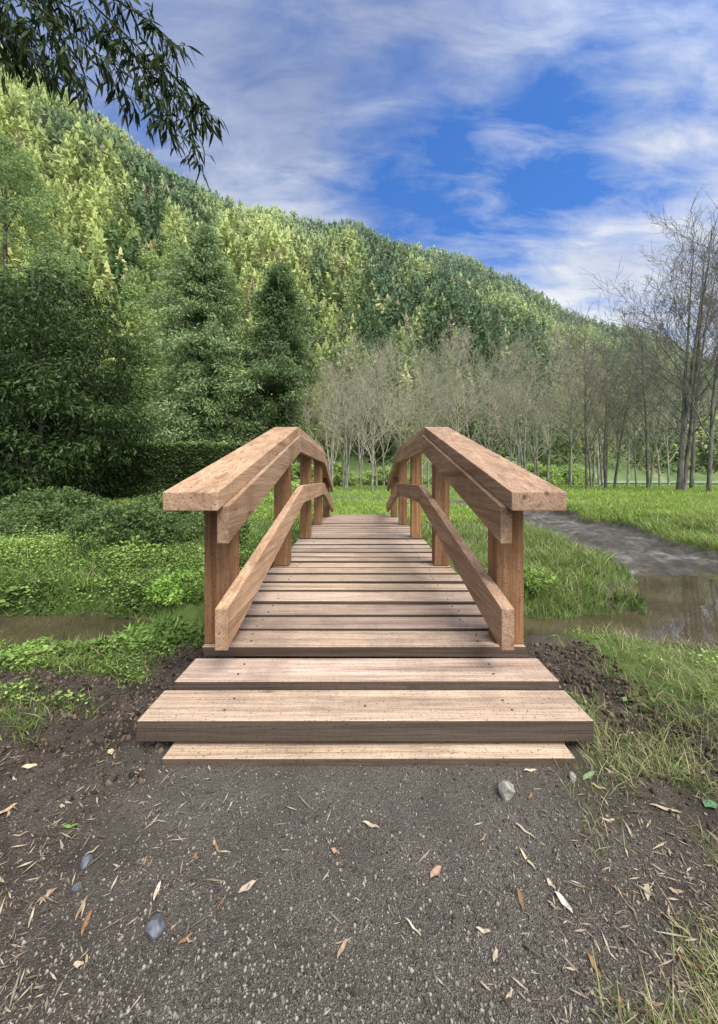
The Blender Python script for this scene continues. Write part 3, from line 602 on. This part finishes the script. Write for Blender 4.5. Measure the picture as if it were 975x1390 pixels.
def forest(rs,n0,tlo,thi,dlo,dhi,ntri,Hs,ls):
    t=rs.uniform(tlo,thi,n0); v=rs.rand(n0); yr,d0,d1=ridge(t); d=d0+(d1-d0)*v; k=np.where((rs.rand(n0)<(d/d1)**.75*.85)&(v>.015)&(d>=dlo)&(d<dhi))[0]
    t=t[k]; v=v[k]; d,z=hillz(t,v); x=t*d; m=len(k)
    pt=fbm(t*14,v*7,1.0,61); pb=fbm(t*5,v*3,1.0,66); H=Hs*rs.uniform(.6,1.45,m)*(.85+.4*pt); R=H*rs.uniform(.13,.20,m)
    hue=rs.rand(m)*.55+np.clip((pt-.42)*2.0,-.2,.6)+np.clip((pb-.5)*3.2,-.45,.5)-.04; base=mixcol((.075,.125,.045),(.41,.46,.15),np.clip(hue,0,1))
    yel=rs.rand(m)<.04; base[yel]=np.array([.50,.50,.21]); brn_=rs.rand(m)<.02; base[brn_]=np.array([.40,.31,.20])
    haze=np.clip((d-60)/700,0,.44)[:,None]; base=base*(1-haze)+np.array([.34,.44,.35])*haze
    nt=ntri; tt=rs.rand(m*nt)**.8; a=rs.rand(m*nt)*6.283; r=np.clip(1-tt,0,1)**.8*np.clip(.6+3*tt,0,1)*rs.uniform(.5,1.05,m*nt)
    RR=rep(R,nt); HH=rep(H,nt)
    C=np.stack([rep(x,nt)+r*RR*np.cos(a),rep(d,nt)+r*RR*np.sin(a),rep(z,nt)+.05*HH+tt*HH*.95],1)
    A=np.stack([np.cos(a),np.sin(a),rs.uniform(-.6,.4,len(a))],1)+rs.normal(size=(len(a),3))*.45; A[tt>.93]=[0,0,1]; A=nrm(A)
    S=nrm(np.cross(A,rs.normal(size=(len(a),3)))); L=(HH*rs.uniform(.6,1.3,len(a))*ls)[:,None]
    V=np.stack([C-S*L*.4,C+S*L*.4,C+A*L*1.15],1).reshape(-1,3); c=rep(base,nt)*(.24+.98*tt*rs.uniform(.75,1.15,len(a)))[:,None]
    return V,c
rs=np.random.RandomState(77)
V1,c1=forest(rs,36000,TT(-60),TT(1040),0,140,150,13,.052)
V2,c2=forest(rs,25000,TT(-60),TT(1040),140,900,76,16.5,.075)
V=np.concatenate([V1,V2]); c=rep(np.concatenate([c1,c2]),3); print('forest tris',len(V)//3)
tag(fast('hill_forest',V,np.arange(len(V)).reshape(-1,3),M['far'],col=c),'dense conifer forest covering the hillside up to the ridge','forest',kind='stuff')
def hillconifer(seed,ca,cb,zs):
    rs=np.random.RandomState(seed); root=empty('hill_conifer',(0,0,0)); nb=120; zz=zs+(1-zs)*rs.rand(nb); a=rs.rand(nb)*6.28; rr=2.1*(1-zz)**.8*rs.uniform(.4,1,nb)
    V,Fc,c=clump(np.stack([rr*np.cos(a),rr*np.sin(a),zz*14-.2*rr],1),.75-.58*zz,50,.40,.2,ca,cb,.3,rs,.6)
    fast('crown',V,Fc,M['far'],root,col=c); V,Fc=tube([(0,0,-1),(0,0,7),(0,0,13.5)],[.26,.19,.04],6); fast('trunk',V,Fc,M['palebark'],root); return root
hp=[hillconifer(1,(.08,.13,.04),(.34,.43,.15),.25),hillconifer(2,(.05,.085,.03),(.23,.32,.11),.5),hillconifer(3,(.13,.18,.05),(.44,.50,.18),.5)]
rr=random.Random(21); labs=['conifer with pale trunk standing out of the lower left hillside','conifer rising above the skyline of the ridge']
used=set()
def hc(px,v,k,lab,grp,s):
    o=hp[k] if k not in used else copy_tree(hp[k]); used.add(k); t=TT(px); d,z=hillz(np.array([t]),np.array([v])); o.location=(t*float(d[0]),float(d[0]),float(z[0])-.5); o.scale=(s,s,s*rr.uniform(.9,1.2)); o.rotation_euler=(0,0,rr.random()*6); tag(o,lab,'conifer',grp)
for q in range(64): hc(rr.uniform(-20,330),rr.uniform(.04,.45),rr.randrange(3),labs[0],'conifers standing out of the lower left hillside',rr.uniform(.9,1.35))
for q in range(95):
    px=2+q*8.1+rr.uniform(-7,7); hc(px,rr.uniform(.975,1.0),rr.choice([0,1,1]),labs[1],'conifers rising above the ridge skyline',rr.uniform(.85,1.6))
# ---------------------------------------------------------------- overhanging branches
rs=np.random.RandomState(91); stems=[
 [(-60,-50),(40,0),(105,52),(155,90),(178,145)],[(60,-70),(130,10),(190,65),(232,120),(256,165),(264,214)],[(90,-60),(150,-5),(205,30),(240,62)],
 [(-80,20),(-10,40),(30,62),(55,95)],[(-80,-50),(0,0),(45,40),(80,80)],[(150,30),(185,80),(213,135),(228,172)],[(100,-60),(60,20),(95,90),(112,118)],[(0,-50),(60,-10),(110,20),(150,60)],[(190,50),(225,92),(258,130),(278,158)],[(-60,-20),(10,20),(20,60),(5,85)]]
for si,st in enumerate(stems):
    dd=2.3+.25*rs.rand(); pts=np.array([P(a,b,dd+.12*k*rs.uniform(-.5,1)) for k,(a,b) in enumerate(st)])
    tt=np.linspace(0,len(pts)-1,26); path=np.stack([np.interp(tt,range(len(pts)),pts[:,j]) for j in range(3)],1); path[1:-1]=(path[:-2]+path[1:-1]*2+path[2:])/4
    root=empty('overhanging_branch',tuple(path[0])); off=path[0]
    parts=[tube(path-off,np.linspace(.008,.002,26),5)]; LC=[];LA=[]
    for k in range(3,26):
        p=path[k]; td=path[min(k+1,25)]-path[k-1]; td/=np.linalg.norm(td)
        for q in range(2):
            s=nrm((rs.normal(size=(1,3))*[1,.8,.6]+td*.7))[0]; s[2]-=.35; s/=np.linalg.norm(s); L=rs.uniform(.06,.16); e=p+s*L; parts.append(tube([p-off,p-off+s*L*.6,e-off+np.array([0,0,-.015])],[.002,.0015,.001],3))
            for w in range(5):
                LC.append(p+s*L*(.3+.16*w)); LA.append(s*.5+np.array([0,0,-.75])+rs.normal(size=3)*.45)
    V,Fc=join(parts); fast('stem',V,Fc,M['greentwig'],root)
    LC=np.array(LC)-off; LA=nrm(np.array(LA)); n=len(LC); S=nrm(np.cross(LA,rs.normal(size=(n,3)))); L=rs.uniform(.06,.12,n)[:,None]; W=rs.uniform(.012,.020,n)[:,None]; g=np.array([[0,0,-1.]])
    V=np.stack([LC,LC+LA*L*.3+S*W*.5,LC+LA*L*.3-S*W*.5,LC+LA*L*.65+S*W*.4+g*L*.04,LC+LA*L*.65-S*W*.4+g*L*.04,LC+LA*L+g*L*.12],1).reshape(-1,3)
    i=(np.arange(n)*6)[:,None]; Fc=np.concatenate([i+[0,1,2],i+[1,3,4],i+[1,4,2],i+[3,5,4]],1).reshape(-1,3)
    fast('leaves',V,Fc,M['leaf'],root,col=rep(mixcol((.008,.018,.006),(.045,.075,.022),rs.rand(n)),6))
    tag(root,'overhanging branch with narrow dark leaves in the top left corner','branch','overhanging leafy branches in the top left corner')
# ---------------------------------------------------------------- sky, sun, camera
w=bpy.data.worlds.new('World'); scene.world=w; w.use_nodes=True; w.node_tree.nodes.clear(); N=NT(w.node_tree)
EL,AZ=math.radians(58),math.radians(145)
out=N('ShaderNodeOutputWorld'); sky=N('ShaderNodeTexSky',sky_type='NISHITA',sun_disc=False,sun_elevation=EL,sun_rotation=AZ); sky.ozone_density=2.5; sky.dust_density=.3; sky.air_density=1.0
tc=N('ShaderNodeTexCoord').outputs['Generated']; sx=N('ShaderNodeSeparateXYZ',{0:tc}); zc=N.math('ADD',N.math('MAXIMUM',sx.outputs[2],0.0),.28)
u=N.math('DIVIDE',sx.outputs[0],zc); v=N.math('DIVIDE',sx.outputs[1],zc)
cv=N('ShaderNodeCombineXYZ',{0:u,1:v,2:0.0}).outputs[0]
mp=N('ShaderNodeMapping',{0:cv,2:(0,0,math.radians(-38)),3:(1.0,1.9,1)}).outputs[0]
n1=N('ShaderNodeTexNoise',{'Vector':mp,'Scale':1.9,'Detail':11,'Roughness':.62,'Distortion':.3}).outputs[0]
n2=N('ShaderNodeTexNoise',{'Vector':mp,'Scale':1.6,'Detail':8,'Roughness':.6,'Distortion':.25}).outputs[0]
mp3=N('ShaderNodeMapping',{0:cv,2:(0,0,math.radians(-38)),3:(1.4,4.0,1)}).outputs[0]
n3=N('ShaderNodeTexNoise',{'Vector':mp3,'Scale':3.2,'Detail':9,'Roughness':.62,'Distortion':.5}).outputs[0]
def lobe(px,py,lo,hi):
    dv=Vector(((px-487.5)/F,1,(650-py)/F)).normalized(); d=N('ShaderNodeVectorMath',{0:tc,1:tuple(dv)},operation='DOT_PRODUCT').outputs['Value']
    return N('ShaderNodeMapRange',{0:d,1:lo,2:hi,3:0.0,4:1.0},interpolation_type='SMOOTHSTEP').outputs[0]
b1=lobe(600,295,.945,1.0); b2=lobe(710,220,.975,1.0); b3=lobe(870,145,.97,1.0); b4=lobe(110,190,.97,1.0); b5=lobe(520,200,.98,1.0)
blue=N.math('ADD',N.math('ADD',N.math('MULTIPLY',b1,.9),N.math('MULTIPLY',b2,.5)),N.math('ADD',N.math('MULTIPLY',b3,.7),N.math('ADD',N.math('MULTIPLY',b4,.3),N.math('MULTIPLY',b5,.3))))
nn=N.math('ADD',N.math('MULTIPLY',n1,.52),N.math('MULTIPLY',n3,.48))
nn=N.math('MULTIPLY_ADD',nn,1.75,-.36)
cf=N.math('SUBTRACT',N.math('ADD',nn,.30),N.math('MULTIPLY',blue,.42))
cf=N('ShaderNodeMapRange',{0:cf,1:.26,2:.84,3:0.0,4:1.0}).outputs[0]
wr=lobe(880,340,.84,.99)
cc=N.math('ADD',N.math('ADD',N.math('MULTIPLY',n2,.6),N.math('MULTIPLY',n3,.4)),N.math('MULTIPLY',wr,.20))
ccol=N.ramp(cc,[(.36,(.24,.31,.53)),(.50,(.38,.45,.66)),(.63,(.62,.69,.84)),(.80,(.90,.92,.96))])
sd=N('ShaderNodeVectorMath',{0:tc,1:tuple(Vector((math.sin(AZ)*math.cos(EL),math.cos(AZ)*math.cos(EL),math.sin(EL))))},operation='DOT_PRODUCT').outputs['Value']
bk=N('ShaderNodeMapRange',{0:sd,1:.40,2:1.0,3:0.0,4:1.0},interpolation_type='SMOOTHSTEP').outputs[0]
ccol=N.mix(bk,ccol,(1,.97,.92)); back=N.math('MULTIPLY_ADD',bk,3.6,1.0)   # unseen cloud towards the sun, brightened and whitened as added fill light
b_sky=N('ShaderNodeBackground',{0:N.mix(1.0,sky.outputs[0],(.55,.98,1.55),'MULTIPLY'),1:.15}); b_cl=N('ShaderNodeBackground',{0:ccol,1:back})
ms=N('ShaderNodeMixShader',{0:N.math('MULTIPLY',cf,.96),1:b_sky.outputs[0],2:b_cl.outputs[0]}); N.l.new(ms.outputs[0],out.inputs[0])
sl=bpy.data.lights.new('sun','SUN'); sl.energy=3.8; sl.angle=math.radians(28); sl.color=(1,.965,.90); so=bpy.data.objects.new('sun',sl); COL.objects.link(so)
s=Vector((math.sin(AZ)*math.cos(EL),math.cos(AZ)*math.cos(EL),math.sin(EL))); so.rotation_euler=s.to_track_quat('Z','Y').to_euler(); so.location=s*50
cam=bpy.data.cameras.new('camera'); co=bpy.data.objects.new('camera',cam); COL.objects.link(co); co.location=(0,0,CZ); co.rotation_euler=(math.radians(90),0,0)
cam.sensor_fit='VERTICAL'; cam.sensor_height=36; cam.lens=F/1390*36; cam.shift_y=-45/1390; cam.clip_start=.03; cam.clip_end=5000
scene.camera=co
scene.view_settings.view_transform='Standard'; scene.view_settings.look='None'; scene.view_settings.exposure=0
